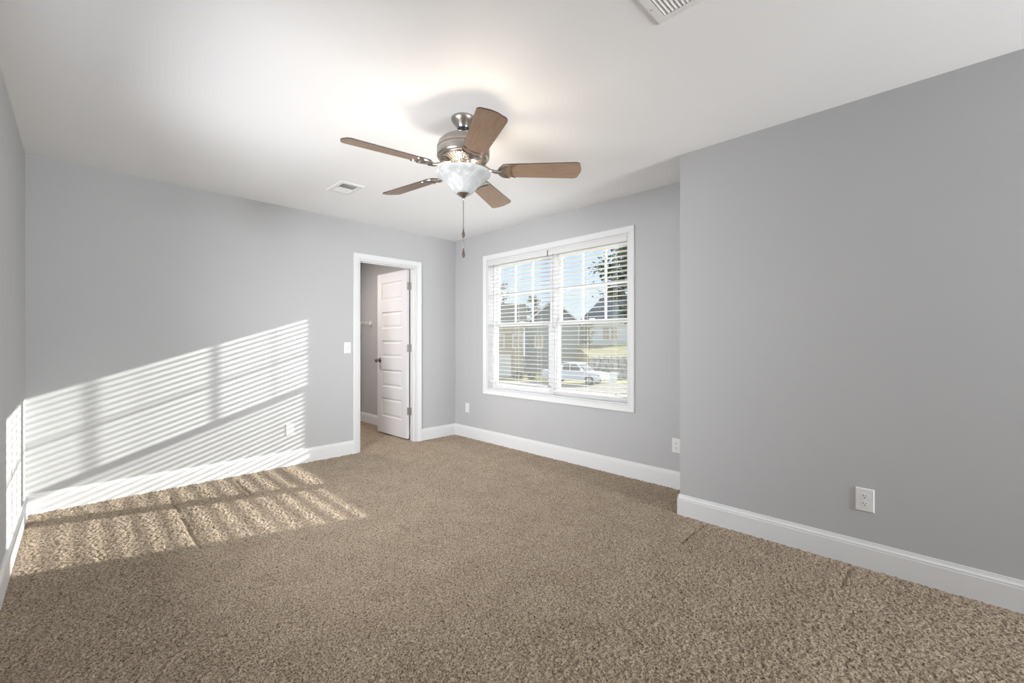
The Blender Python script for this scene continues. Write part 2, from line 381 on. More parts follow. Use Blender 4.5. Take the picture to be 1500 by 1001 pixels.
for (a, b) in ((WY0 + jt, YM - .022), (YM + .022, WY1 - jt)):
    z0, z1 = WZ0 + jt, WZ1 - jt
    bm = B(); rect_frame(bm, XR + .085, XR + .155, a, b, z0, z1, .020); wobj('window_frame', bm, M_vinyl, bevel=.0015)
    a += .020; b -= .020; z0 += .020; z1 -= .020
    # upper sash, outer track
    bm = B(); rect_frame(bm, XG + .004, XG + .030, a, b, ZM - .02, z1, .030, .034, .030)
    up = wobj('upper_sash', bm, M_vinyl, bevel=.0015)
    bm = B()
    gy0, gy1, gz0, gz1 = a + .03, b - .03, ZM + .014, z1 - .03
    for k in (1, 2):
        y = gy0 + (gy1 - gy0) * k / 3; box(bm, XG + .010, XG + .024, y - .009, y + .009, gz0, gz1)
    zz = (gz0 + gz1) / 2; box(bm, XG + .0105, XG + .0235, gy0, gy1, zz - .009, zz + .009)
    wobj('muntin_grid', bm, M_vinyl, up)
    bm = B(); box(bm, XG + .015, XG + .019, gy0 - .004, gy1 + .004, gz0 - .004, gz1 + .004); wobj('pane', bm, M_glass, up)
    # lower sash, inner track
    bm = B(); rect_frame(bm, XG - .028, XG - .002, a, b, z0, ZM + .02, .030, .028, .036)
    lo = wobj('lower_sash', bm, M_vinyl, bevel=.0015)
    bm = B(); box(bm, XG - .017, XG - .013, a + .026, b - .026, z0 + .024, ZM - .012); wobj('pane', bm, M_glass, lo)
    bm = B(); box(bm, XG - .034, XG - .010, (a + b) / 2 - .025, (a + b) / 2 + .025, ZM + .02, ZM + .030); wobj('sash_lock', bm, M_vinyl, lo, bevel=.002)
    bm = B(); box(bm, XR + .158, XR + .159, a, b, z0, ZM); wobj('insect_screen', bm, M_screen)

# rear window added for the fill light, never in view: casing, frame, meeting rail
added_win2 = empty('added_rear_window', ((RX0 + RX1) / 2, YR, RZ0)); added_win2['kind'] = 'structure'
bm = B(); casing(bm, [(RX0, RZ0, -1, -1), (RX1, RZ0, 1, -1), (RX1, RZ1, 1, 1), (RX0, RZ1, -1, 1)], True, lambda u, z, n: (u, YR + n, z))
bmesh.ops.translate(bm, verts=bm.verts, vec=-Vector(added_win2.location)); obj('casing', bm, M_trim, added_win2)
bm = B(); y_ = YR - .03
for (a, b, c, e_) in ((RX0, RX0 + .05, RZ0, RZ1), (RX1 - .05, RX1, RZ0, RZ1), (RX0 + .05, RX1 - .05, RZ0, RZ0 + .05), (RX0 + .05, RX1 - .05, RZ1 - .05, RZ1), (RX0 + .05, RX1 - .05, 1.43, 1.47)):
    box(bm, a, b, y_ - .03, y_, c, e_)
bmesh.ops.translate(bm, verts=bm.verts, vec=-Vector(added_win2.location)); obj('window_frame', bm, M_vinyl, added_win2)

added_win3 = empty('added_left_window', (XL, (LY0 + LY1) / 2, RZ0)); added_win3['kind'] = 'structure'  # window added around the left fill light, out of view
bm = B(); casing(bm, [(LY0, RZ0, -1, -1), (LY1, RZ0, 1, -1), (LY1, RZ1, 1, 1), (LY0, RZ1, -1, 1)], True, lambda u, z, n: (XL + n, u, z))
bmesh.ops.translate(bm, verts=bm.verts, vec=-Vector(added_win3.location)); obj('casing', bm, M_trim, added_win3)
bm = B(); x_ = XL - .02
for (a, b, c, e_) in ((LY0, LY0 + .05, RZ0, RZ1), (LY1 - .05, LY1, RZ0, RZ1), (LY0 + .05, LY1 - .05, RZ0, RZ0 + .05), (LY0 + .05, LY1 - .05, RZ1 - .05, RZ1), (LY0 + .05, LY1 - .05, 1.43, 1.47)):
    box(bm, x_ - .03, x_, a, b, c, e_)
bmesh.ops.translate(bm, verts=bm.verts, vec=-Vector(added_win3.location)); obj('window_frame', bm, M_vinyl, added_win3)

# ------------------------------------------------------------------ blinds
def blind(y0, y1, zb, ladders, wand_y, wand_z, cord_y, label):
    XB = XR + 0.036
    t = tag(empty('window_blind', (XB, (y0 + y1) / 2, zb)), label, 'window blind', 'slatted blinds in the double window')
    T = -Vector(t.location)
    def bo(name, bm, m, parent=t, **k):
        bmesh.ops.translate(bm, verts=bm.verts, vec=T); return obj(name, bm, m, parent, **k)
    ztop = WZ1 - jt
    bm = B(); box(bm, XR - .004, XR + .004, y0, y1, ztop - .052, ztop - .001); box(bm, XR + .004, XR + .016, y0, y1, ztop - .008, ztop - .001)
    bo('valance', bm, M_blind, bevel=.002)
    bm = B(); box(bm, XB - .022, XB + .022, y0 + .003, y1 - .003, ztop - .045, ztop - .004); bo('headrail', bm, M_blind, bevel=.002)
    z = zb + 0.052; pitch = 0.0436; bm = B(); zs = []
    while z < ztop - .055:
        zs.append(z)
        tilt = math.radians(-3.2); pr = []
        for s in range(7):
            u = -0.025 + 0.05 * s / 6
            pr.append((u, .0022 * (1 - (u / .025) ** 2)))
        top = [(XB + u * math.cos(tilt), z + w_ + .0014 + u * math.sin(tilt)) for u, w_ in pr]
        bot = [(XB + u * math.cos(tilt), z + w_ - .0014 + u * math.sin(tilt)) for u, w_ in pr]
        prism(bm, [(x, y0 + .004, zz) for x, zz in top + bot[::-1]], (0, y1 - y0 - .008, 0))
        z += pitch
    sl_ = bo('slats', bm, M_blind)
    bm = B(); box(bm, XB - .025, XB + .025, y0 + .004, y1 - .004, zb, zb + .018); bo('bottom_rail', bm, M_blind, bevel=.003)
    for ly in ladders:
        bm = B()
        for sx in (-.027, .027): tube(bm, [(XB + sx, ly, zb + .01), (XB + sx, ly, ztop - .04)], .0009, 5)
        for zz in zs: box(bm, XB - .027, XB + .027, ly - .0008, ly + .0008, zz - .0030, zz - .0018)
        bo('ladder_cord', bm, M_cord)
    bm = B(); tube(bm, [(XR - .006, wand_y, ztop - .04), (XR - .008, wand_y, wand_z)], .0032, 6)
    tube(bm, [(XR - .008, wand_y, wand_z + .0), (XR - .008, wand_y, wand_z - .03)], .0048, 8)
    bo('tilt_wand', bm, M_wand)
    if cord_y:
        bm = B()
        for dy in (-.010, .010): tube(bm, [(XR - .006, cord_y + dy, ztop - .04), (XR - .008, cord_y + dy * .8, zb + .06)], .0011, 5)
        lc = bo('lift_cord', bm, M_cord)
        bm = B(); lathe(bm, [(0, .03), (.004, .03), (.007, .0), (.0065, -.004), (0, -.004)], 12, (XR - .008, cord_y, zb + .03)); bo('tassel', bm, M_blind, lc, smooth=True)
    return t
blind(YM + .010, WY1 - jt - .004, .700, (3.66, 3.335, 3.005), 3.672, 1.36, None, 'left white slatted blind in the double window, its bottom rail hung slightly higher')
blind(WY0 + jt + .004, YM - .006, .655, (2.74, 2.42, 2.10), 2.79, 1.34, 2.065, 'right white slatted blind in the double window, with two pull cords near the right casing')

# ------------------------------------------------------------------ closet door
door = empty('door_1', (DX1, YF, 0)); door['kind'] = 'structure'
def dobj(name, bm, m, parent=door, **k):
    bmesh.ops.translate(bm, verts=bm.verts, vec=-Vector(door.location)); return obj(name, bm, m, parent, **k)
jb = .014
bm = B()
box(bm, DX0, DX0 + jb, YF - .003, YW + .003, -.01, DZ); box(bm, DX1 - jb, DX1, YF - .003, YW + .003, -.01, DZ); box(bm, DX0 + jb, DX1 - jb, YF - .003, YW + .003, DZ - jb, DZ)
dobj('jamb', bm, M_trim)
bm = B()
box(bm, DX0 + jb, DX0 + jb + .010, YF + .030, YF + .066, -.01, DZ - jb); box(bm, DX1 - jb - .010, DX1 - jb, YF + .030, YF + .066, -.01, DZ - jb)
box(bm, DX0 + jb + .01, DX1 - jb - .01, YF + .030, YF + .066, DZ - jb - .010, DZ - jb)
dobj('door_stop', bm, M_trim, bevel=.001)
for nm, yy, sg in (('casing', YF, -1), ('closet_side_casing', YW, 1)):
    bm = B(); casing(bm, [(DX0, -.01, -1, 0), (DX0, DZ, -1, 1), (DX1, DZ, 1, 1), (DX1, -.01, 1, 0)], False, lambda u, z, n: (u, yy + sg * n, z))
    dobj(nm, bm, M_trim)
# leaf, built along local +Y from the hinge pin, then turned
PIN = Vector((DX1 - jb + .003, YW + .010, 0))
OPEN = math.radians(1.5)
leafroot = Matrix.Translation(PIN) @ Matrix.Rotation(OPEN, 4, 'Z')
LW, LH, LT = .676, 2.015, .035
def leaf_bm():
    bm = B()
    y0 = .008; y1 = y0 + LW; xf, xb = -.042, -.042 + LT
    zb = .012; zt = zb + LH
    st = .105; py0, py1 = y0 + st, y1 - st
    fr = [(.105, .223), (.292, .400), (.476, .580), (.656, .758), (.831, .942)]       # from the bottom
    ys = [y0, py0, py1, y1]; zs = [zb]
    pans = []
    for a, b in fr: zs += [zb + a * LH, zb + b * LH]; 
    zs.append(zt)
    for side, x in ((-1, xf), (1, xb)):
        g = {}
        for i, y in enumerate(ys):
            for k, z in enumerate(zs): g[i, k] = bm.verts.new((x, y, z))
        for i in range(3):
            for k in range(len(zs) - 1):
                if i == 1 and k % 2 == 1:
                    prev = [g[i, k], g[i + 1, k], g[i + 1, k + 1], g[i, k + 1]]
                    cy0, cy1, cz0, cz1 = ys[1], ys[2], zs[k], zs[k + 1]
                    for ins, dep in ((.004, .006), (.012, .0085), (.030, .0085), (.048, .0035)):
                        X = x - side * dep
                        nx_ = [bm.verts.new(p) for p in ((X, cy0 + ins, cz0 + ins * .8), (X, cy1 - ins, cz0 + ins * .8), (X, cy1 - ins, cz1 - ins * .8), (X, cy0 + ins, cz1 - ins * .8))]
                        for q in range(4): bm.faces.new([prev[q], prev[(q + 1) % 4], nx_[(q + 1) % 4], nx_[q]])
                        prev = nx_
                    bm.faces.new(prev)
                else: bm.faces.new([g[i, k], g[i + 1, k], g[i + 1, k + 1], g[i, k + 1]])
        if side == -1: G1 = g
        else: G2 = g
    nz = len(zs) - 1
    loop = [(i, 0) for i in range(4)] + [(3, k) for k in range(1, nz + 1)] + [(i, nz) for i in (2, 1, 0)] + [(0, k) for k in range(nz - 1, 0, -1)]
    for a, b in zip(loop, loop[1:] + loop[:1]): bm.faces.new([G1[a], G1[b], G2[b], G2[a]])
    bm.transform(leafroot); return bm
leaf = dobj('door_leaf', leaf_bm(), M_door)
for z in (.338, 1.09, 1.83):
    bm = B(); tube(bm, [(0, 0, z - .045), (0, 0, z + .045)], .0065, 12)
    box(bm, -.040, -.002, .0055, .0078, z - .045, z + .045)
    bm.transform(leafroot)
    box(bm, DX1 - jb - .002, DX1 - jb, YW - .030, YW + .006, z - .045, z + .045)
    h = dobj('hinge', bm, M_hinge)
bm = B()
kz, ky = .93, .008 + LW - .060
for s, x in ((-1, -.042), (1, -.007)):
    k2 = B(); lathe(k2, [(0, 0), (.031, 0), (.031, .005), (.026, .009), (.012, .011), (.011, .030), (.020, .036), (.0265, .046), (.0265, .056), (.020, .064), (0, .067)], 28)
    k2.transform(leafroot @ Matrix.Translation((x, ky, kz)) @ Matrix.Rotation(s * PI / 2, 4, 'Y'))
    tmp = bpy.data.meshes.new('t'); k2.to_mesh(tmp); bm.from_mesh(tmp); k2.free()
dobj('door_knob', bm, M_knob, leaf, smooth=True)
bm = B(); box(bm, -.036, -.013, .008 + LW - .0005, .008 + LW + .0015, .90, .96); bm.transform(leafroot); dobj('latch_plate', bm, M_hinge, leaf)
bm = B(); box(bm, DX0 + jb, DX0 + jb + .0015, YF + .072, YF + .100, .90, .96); dobj('strike_plate', bm, M_hinge)

# ------------------------------------------------------------------ closet wire shelf
SZ = 1.445; SY0 = CY - .31
t = tag(empty('wire_shelf', ((CXL + CXR) / 2, CY, SZ)), 'white wire closet shelf with a slanted brace on the wall behind the open door', 'shelf')
def so(name, bm, m=M_wire): bmesh.ops.translate(bm, verts=bm.verts, vec=-Vector(t.location)); return obj(name, bm, m, t)
bm = B()
for y in (CY - .006, CY - .155, SY0): tube(bm, [(CXL + .01, y, SZ), (CXR - .012, y, SZ)], .003, 6)
tube(bm, [(CXL + .01, SY0, SZ - .03), (CXR - .012, SY0, SZ - .03)], .003, 6)
x = CXL + .02
while x < CXR - .012:
    tube(bm, [(x, CY - .004, SZ + .004), (x, SY0, SZ + .004), (x, SY0 - .002, SZ - .03)], .0014, 4); x += .0254
so('deck', bm)
for x in (CXR - .35, CXL + .5):
    bm = B(); tube(bm, [(x, SY0 + .01, SZ - .02), (x, CY - .004, SZ - .32)], .005, 6); so('brace', bm)
bm = B(); box(bm, CXR - .012, CXR - .0005, SY0 - .02, SY0 + .045, SZ - .045, SZ + .018); so('end_bracket', bm, M_plate)

# ------------------------------------------------------------------ wall plates
def frame_to(o, base_pt, nrm):
    """local: x along the wall, y up, z out of the wall"""
    n = Vector(nrm); up = Vector((0, 0, 1)); xa = up.cross(n)
    m_ = Matrix((xa, up, n)).transposed().to_4x4(); m_.translation = Vector(base_pt); o.matrix_world = m_
def plate_bm(w_=.070, h_=.114, t_=.006):
    bm = B(); prof = [(0, 0), (0, .003), (.004, t_)]
    rings = []
    for ins, z in prof:
        rings.append([bm.verts.new((sx * (w_ / 2 - ins), sy * (h_ / 2 - ins), z)) for sx, sy in ((-1, -1), (1, -1), (1, 1), (-1, 1))])
    for a, b in zip(rings, rings[1:]):
        for i in range(4): bm.faces.new([a[i], a[(i + 1) % 4], b[(i + 1) % 4], b[i]])
    bm.faces.new(rings[-1]); bm.faces.new(rings[0][::-1]); return bm
def rounded(bm, cx, cy, rw, rh, z0, z1, seg=24):
    pts = []
    for i in range(seg):
        a = 2 * PI * i / seg; x_ = rw * math.cos(a) * 1.12; y_ = rh * math.sin(a)
        pts.append((cx + max(-rw, min(rw, x_)), cy + y_, z0))
    prism(bm, pts, (0, 0, z1 - z0))
def outlet(pt, nrm, label, w_=.070, h_=.114):
    t = empty('wall_outlet'); frame_to(t, pt, nrm)
    tag(t, label, 'outlet', 'duplex outlets on the walls')
    obj('cover_plate', plate_bm(w_, h_), M_plate, t)
    for cy in (.0195, -.0195):
        bm = B(); rounded(bm, 0, cy, .0165, .0145, .005, .0075); r = obj('receptacle', bm, M_plate, t)
        bm = B(); box(bm, -.0075, -.0050, cy - .001, cy + .008, .0070, .0078); box(bm, .0050, .0072, cy, cy + .007, .0070, .0078)
        rounded(bm, 0, cy - .0075, .0026, .0026, .0070, .0078, 12); obj('slots', bm, M_slot, r)
    bm = B(); rounded(bm, 0, 0, .003, .003, .006, .0070, 12); obj('screw', bm, M_plate, t)
    return t
outlet((XN, .297, .346), (-1, 0, 0), 'white duplex outlet on the near grey wall at the right, above the baseboard', .078, .120)
outlet((XR, 1.520, .338), (-1, 0, 0), 'white duplex outlet below the window, just left of the projecting wall corner')
outlet((1.418, YF, .335), (0, -1, 0), 'white duplex outlet in the striped sunlight on the far wall')
t = empty('cable_plate'); frame_to(t, (XR, 4.152, .357), (-1, 0, 0)); tag(t, 'blank narrow white wall plate left of the window, near the corner', 'wall plate')
obj('cover_plate', plate_bm(.070, .114), M_plate, t)
bm = B(); lathe(bm, [(0, .012), (.003, .012), (.004, .006), (.006, .006)], 12); obj('jack', bm, M_plate, t)
t = empty('light_switch'); frame_to(t, (1.977, YF, 1.105), (0, -1, 0)); tag(t, 'white toggle light switch on the wall left of the closet door', 'light switch')
obj('cover_plate', plate_bm(.072, .116), M_plate, t)
bm = B(); box(bm, -.005, .005, -.012, .012, .005, .0075); prism(bm, [(-.004, -.008, .006), (-.004, .008, .006), (-.004, .010, .018), (-.004, .004, .018)], (.008, 0, 0)); obj('toggle', bm, M_plate, t)

# ------------------------------------------------------------------ ceiling registers
def register(cx, cy, label):
    t = tag(empty('ceiling_vent', (cx, cy, H)), label, 'air vent', 'two way ceiling registers')
    wx, wy, gx, gy = .098, .145, .064, .108
    bm = B()
    outer = [(-wx, -wy, 0), (wx, -wy, 0), (wx, wy, 0), (-wx, wy, 0)]
    def ring(a, b, z): return [bm.verts.new((sx * a, sy * b, z)) for sx, sy in ((-1, -1), (1, -1), (1, 1), (-1, 1))]
    rs = [ring(wx, wy, 0), ring(wx, wy, -.003), ring(wx - .006, wy - .006, -.007), ring(gx, gy, -.007), ring(gx, gy, .0)]
    for a, b in zip(rs, rs[1:]):
        for i in range(4): bm.faces.new([a[i], a[(i + 1) % 4], b[(i + 1) % 4], b[i]])
    f = obj('frame', bm, M_vent, t)
    bm = B(); box(bm, -gx, gx, -gy, gy, -.0012, -.0002); obj('duct_opening', bm, M_duct, t)
    for s, nm in ((-1, 'louver_bank'), (1, 'louver_bank')):
        bm = B()
        for k in range(7):
            y = s * (.010 + k * .0148)
            prism(bm, [(-gx, y + s * .0052, -.0066), (-gx, y + s * .0060, -.0060), (-gx, y - s * .0062, -.0014), (-gx, y - s * .0070, -.0020)], (2 * gx, 0, 0))
        obj(nm, bm, M_vent, t)
    bm = B(); box(bm, -gx, gx, -.0025, .0025, -.0068, -.0012); obj('divider', bm, M_vent, t)
    for sy in (-1, 1):
        bm = B(); lathe(bm, [(0, -.009), (.003, -.0085), (.0045, -.0065), (.0045, -.006)], 12, (.0, sy * (wy - .018), 0)); obj('screw', bm, M_hinge, t)
register(1.560, 3.510, 'small white ceiling vent between the fan and the far wall')
register(1.544, .664, 'white ceiling vent cut by the top edge of the view')

# ------------------------------------------------------------------ ceiling fan
FX, FY = 1.549, 1.940
fan = tag(empty('ceiling_fan', (FX, FY, H)), 'five blade ceiling fan with walnut blades, brushed nickel motor and lit frosted bowl', 'ceiling fan')
def Z(z): return z - H
def fl(name, prof, m, parent=fan, seg=48, smooth=True):
    bm = B(); lathe(bm, [(r, Z(z)) for r, z in prof], seg); return obj(name, bm, m, parent, smooth=smooth)
fl('canopy', [(0, H), (.068, H), (.070, 2.432), (.068, 2.424), (.060, 2.412), (.048, 2.398), (.038, 2.386), (.036, 2.380), (.030, 2.379), (0, 2.379)], M_nickel)
fl('hanger_ball', [(0, 2.392), (.026, 2.386), (.033, 2.378), (.030, 2.366), (.018, 2.361), (0, 2.361)], M_black)
fl('downrod', [(0, 2.372), (.0125, 2.372), (.0125, 2.334), (.0125, 2.322), (.022, 2.345), (.024, 2.330), (0, 2.330)][:3] + [(.0125, 2.326), (0, 2.326)], M_nickel, seg=24)
fl('coupling', [(0, 2.348), (.019, 2.348), (.022, 2.343), (.024, 2.328), (0, 2.328)], M_nickel, seg=24)
fl('motor_housing', [(0, 2.334), (.060, 2.334), (.095, 2.328), (.122, 2.315), (.140, 2.296), (.148, 2.272), (.149, 2.262), (.146, 2.259), (.146, 2.252), (.149, 2.249),
                     (.149, 2.220), (.146, 2.212), (.140, 2.206), (.132, 2.204), (0, 2.204)], M_nickel, seg=64)
vr = fl('vent_ring', [(.134, 2.206), (.137, 2.200), (.134, 2.196), (.126, 2.197), (.078, 2.180), (.076, 2.172), (.068, 2.170), (0, 2.170)], M_nickel, seg=64)
bm = B()
for k in range(48):
    a = 2 * PI * k / 48; b2 = B()
    prism(b2, [(.078, -.0016, Z(2.182)), (.130, -.0024, Z(2.200)), (.130, -.0024, Z(2.190)), (.078, -.0016, Z(2.172))], (0, .004, 0))
    b2.transform(Matrix.Rotation(a, 4, 'Z')); tm = bpy.data.meshes.new('t'); b2.to_mesh(tm); bm.from_mesh(tm); b2.free()
obj('fins', bm, M_nickel, vr)
fl('switch_housing', [(0, 2.172), (.056, 2.172), (.058, 2.166), (.058, 2.150), (.050, 2.142), (.046, 2.140), (0, 2.140)], M_nickel)
ZBL = 2.142
for k in range(5):
    A = math.radians(-45 + 72 * k - 0.5)
    pitch = math.radians(13)
    Mx = Matrix.Rotation(A, 4, 'Z') @ Matrix.Translation((0, 0, Z(ZBL))) @ Matrix.Rotation(pitch * -1, 4, 'X')
    # outline of blade
    r0, r1 = .205, .665; w0, w1 = .058, .072
    pts = []
    for i in range(7):  # tip right corner
        a = -PI / 2 + (PI / 2) * i / 6; cr_ = .028
        pts.append((r1 - cr_ - .006 + cr_ * math.cos(a), -(w1 - cr_) + cr_ * math.sin(a)))
    pts.append((r1 + .002, -.02)); pts.append((r1 + .004, 0)); pts.append((r1 + .002, .02))
    for i in range(7):
        a = (PI / 2) * i / 6; cr_ = .028
        pts.append((r1 - cr_ - .006 + cr_ * math.cos(a), (w1 - cr_) + cr_ * math.sin(a)))
    for i in range(9):
        a = PI / 2 + PI * i / 8
        pts.append((r0 + .035 + .035 * math.cos(a), w0 * math.sin(a)))
    bm = B()
    prism(bm, [(x, y, -.003) for x, y in pts], (0, 0, .006))
    bm.faces.ensure_lookup_table()
    for f in bm.faces:
        if len(f.verts) == 4: f.material_index = 1
    bl = obj('blade', bm, [M_wood, M_edge], fan)
    bl.matrix_local = Mx
    # blade iron: arm from under the motor, curved plate hugging the blade root
    bm = B()
    arcs = []
    for i in range(13):
        a = PI / 2 + PI * i / 12; arcs.append((.245 + .050 * math.cos(a), .0595 * math.sin(a)))
    inner = []
    for i in range(13):
        a = PI / 2 + PI * i / 12; inner.append((.262 + .030 * math.cos(a), .0590 * math.sin(a)))
    prism(bm, [(x, y, -.0095) for x, y in arcs + inner[::-1]], (0, 0, .0065))
    arc2 = [(x + .030, y * .96) for x, y in inner]; arc3 = [(x + .036, y * .95) for x, y in inner]
    prism(bm, [(x, y, -.0085) for x, y in arc2 + arc3[::-1]], (0, 0, .0055))
    prism(bm, [(.198, -.016, -.0078), (.232, -.020, -.0078), (.232, .020, -.0078), (.198, .016, -.0078)], (0, 0, .0048))
    inv = Matrix.Rotation(pitch, 4, 'X')
    b2 = B()
    tube(b2, [(.088, 0, .030), (.120, 0, .022), (.150, 0, .004), (.180, 0, -.008), (.215, 0, -.008)], [.013, .011, .009, .010, .013], 10)
    tm = bpy.data.meshes.new('t'); b2.to_mesh(tm); bm.from_mesh(tm); b2.free()
    ir = obj('blade_iron', bm, M_nickel, bl, smooth=True)
    for (sx, sy) in ((.222, -.030), (.222, .030), (.215, 0)):
        bm = B(); lathe(bm, [(0, -.011), (.004, -.0105), (.005, -.008), (.005, -.007)], 10, (sx, sy, 0)); obj('screw', bm, M_nickel, bl)
fl('light_fitter', [(0, 2.142), (.045, 2.141), (.066, 2.134), (.070, 2.126), (.060, 2.122), (0, 2.122)], M_nickel)
bm = B(); tube(bm, [(0, 0, Z(2.125)), (0, 0, Z(2.005))], .0045, 10); obj('center_rod', bm, M_nickel, fan)
bp_ = [(.152, 2.128), (.1535, 2.124), (.150, 2.117), (.142, 2.110), (.131, 2.102), (.117, 2.092), (.103, 2.080), (.090, 2.066), (.078, 2.050), (.066, 2.034), (.054, 2.020), (.042, 2.012), (.012, 2.010)]
bm = B(); lathe(bm, [(r, Z(z)) for r, z in bp_], 64)
bowl = obj('glass_bowl', bm, M_frost, fan, smooth=True)
sd = bowl.modifiers.new('thick', 'SOLIDIFY'); sd.thickness = .004; sd.offset = 0
fl('finial', [(0, 2.014), (.037, 2.014), (.038, 2.009), (.032, 2.003), (.018, 1.995), (.010, 1.988), (.006, 1.982), (.004, 1.972), (0, 1.970)], M_nickel)
for k in range(3):
    A = math.radians(-165 + 120 * k)
    px, py = .074 * math.cos(A), .068 * math.sin(A)
    bm = B(); lathe(bm, [(0, .026), (.014, .022), (.023, .010), (.026, -.002), (.022, -.016), (.012, -.024), (0, -.026)], 20, (px, py, Z(2.094)))
    bu = obj('bulb', bm, M_bulb, fan, smooth=True)
    bm = B(); tube(bm, [(px * .62, py * .62, Z(2.128)), (px * .85, py * .85, Z(2.112))], .012, 10); obj('socket', bm, M_nickel, bu)
def chain(x, y, z0, z1, fob):
    bm = B(); z = z0
    tube(bm, [(x, y, Z(z0)), (x, y, Z(z1))], .0016, 6)
    while z > z1:
        bmesh.ops.create_icosphere(bm, subdivisions=1, radius=.0026, matrix=Matrix.Translation((x, y, Z(z)))); z -= .0065
    ch = obj('pull_chain', bm, M_knob, fan)
    bm = B(); lathe(bm, [(0, Z(z1) + .004), (.003, Z(z1)), (.004, Z(z1) - .012), (.0085, Z(z1) - .030), (.0085, Z(z1) - .042), (.005, Z(z1) - .052), (0, Z(z1) - .054)], 16, (x, y, 0))
    obj('pull_fob', bm, M_fob, ch, smooth=True)
chain(.000, .000, 1.975, 1.700, 1); chain(-.003, -.003, 1.975, 1.812, 1)

# ceiling lamp added to brighten the closet (out of view above the door head)
cl = tag(empty('added_closet_lamp', (1.9, 5.35, H)), 'round white flush lamp, added unseen on the closet ceiling', 'added ceiling light')
bm = B(); lathe(bm, [(0, 0), (.11, 0), (.115, -.012), (.105, -.022), (0, -.022)], 32); obj('base', bm, M_plate, cl, smooth=True)
bm = B(); lathe(bm, [(.10, -.022), (.098, -.045), (.075, -.070), (.035, -.083), (0, -.086)], 32); obj('diffuser', bm, M_opal, cl, smooth=True)
pl = bpy.data.lights.new('closet_fill_light', 'AREA'); pl.energy = CLOSET_WATTS; pl.shape = 'DISK'; pl.size = .2; pl.color = (1.0, .90, .84)  # fill disc hung under the diffuser of the added lamp
po = bpy.data.objects.new('closet_fill_light', pl); C.objects.link(po); po.parent = cl; po.location = (0, 0, -.092)

# ------------------------------------------------------------------ outside, laid out along and across the street
# (l across the street view, d away from the house); the street runs at 45 degrees to the room
RS = Matrix.Rotation(math.radians(-45), 4, 'Z')
GZ = -2.55
M_grass = mat('lawn', (0.20, 0.23, 0.10), 0.95, spec=0.1, noise=(0.35, (0.42, 0.36, 0.22), (1, 1, 1)))
M_dry = mat('dry_grass', (0.36, 0.31, 0.20), 0.95, spec=0.1, noise=(0.8, (0.27, 0.27, 0.13), (1, 1, 1)))
M_conc = mat('concrete', (0.27, 0.25, 0.22), 0.9, spec=0.1, noise=(3, (0.33, 0.30, 0.26), (1, 1, 1)))
def siding(name, c):
    m = mat(name, c, 0.8, spec=0.15); t = m.node_tree; b = t.nodes['Principled BSDF']
    wv = t.nodes.new('ShaderNodeTexWave'); wv.wave_type = 'BANDS'; wv.bands_direction = 'Z'; wv.wave_profile = 'SAW'; wv.inputs['Scale'].default_value = 1.6
    tcn = t.nodes.new('ShaderNodeTexCoord'); t.links.new(tcn.outputs['Object'], wv.inputs[0])
    bp = t.nodes.new('ShaderNodeBump'); bp.inputs['Strength'].default_value = .8; bp.inputs['Distance'].default_value = .03
    t.links.new(wv.outputs[0], bp.inputs['Height']); t.links.new(bp.outputs[0], b.inputs['Normal']); return m
M_tan = siding('tan_siding', (0.52, 0.44, 0.33)); M_greys = siding('blue_grey_siding', (0.33, 0.36, 0.38)); M_whites = siding('white_siding', (0.80, 0.82, 0.85))
M_shingle = mat('grey_shingle', (0.15, 0.16, 0.17), 0.9, noise=(6, (0.22, 0.23, 0.24), (1, 1, 1)))
M_shingle2 = mat('brown_grey_shingle', (0.17, 0.165, 0.14), 0.9, noise=(6, (0.25, 0.24, 0.20), (1, 1, 1)))
M_pane = mat('house_window_glass', (0.45, 0.38, 0.28), 0.2, spec=0.5)
M_garage = mat('garage_door_paint', (0.78, 0.76, 0.72), 0.6)
M_bark = mat('bark', (0.16, 0.12, 0.09), 0.95, noise=(12, (0.24, 0.19, 0.14), (1, 1, .2)))
M_leafd = mat('dark_green_leaves', (0.050, 0.085, 0.040), 0.7, noise=(3, (0.10, 0.15, 0.075), (1, 1, 1)))
M_leafo = mat('autumn_leaves', (0.25, 0.19, 0.09), 0.7, noise=(3, (0.19, 0.20, 0.09), (1, 1, 1)))
M_stone = mat('pale_fieldstone', (0.40, 0.38, 0.36), 0.9, noise=(2, (0.62, 0.60, 0.57), (1, 1, 1)))
M_paint = mat('white_car_paint', (0.85, 0.87, 0.90), 0.3, spec=0.5)
M_cglass = mat('car_glass', (0.06, 0.07, 0.07), 0.1, spec=0.6)
M_tyre = mat('tyre', (0.03, 0.03, 0.03), 0.9)
M_rim = mat('alloy_rim', (0.5, 0.5, 0.5), 0.35, metal=.8)
M_rock = M_stone
def out(name, bm, m, parent, loc, **k):
    """mesh given in (l, d, z); the parent empty stands at loc in that frame"""
    bmesh.ops.translate(bm, verts=bm.verts, vec=-Vector(loc)); return obj(name, bm, m, parent, **k)
def oroot(name, loc):
    t = empty(name, RS @ Vector(loc), math.radians(-45)); return t
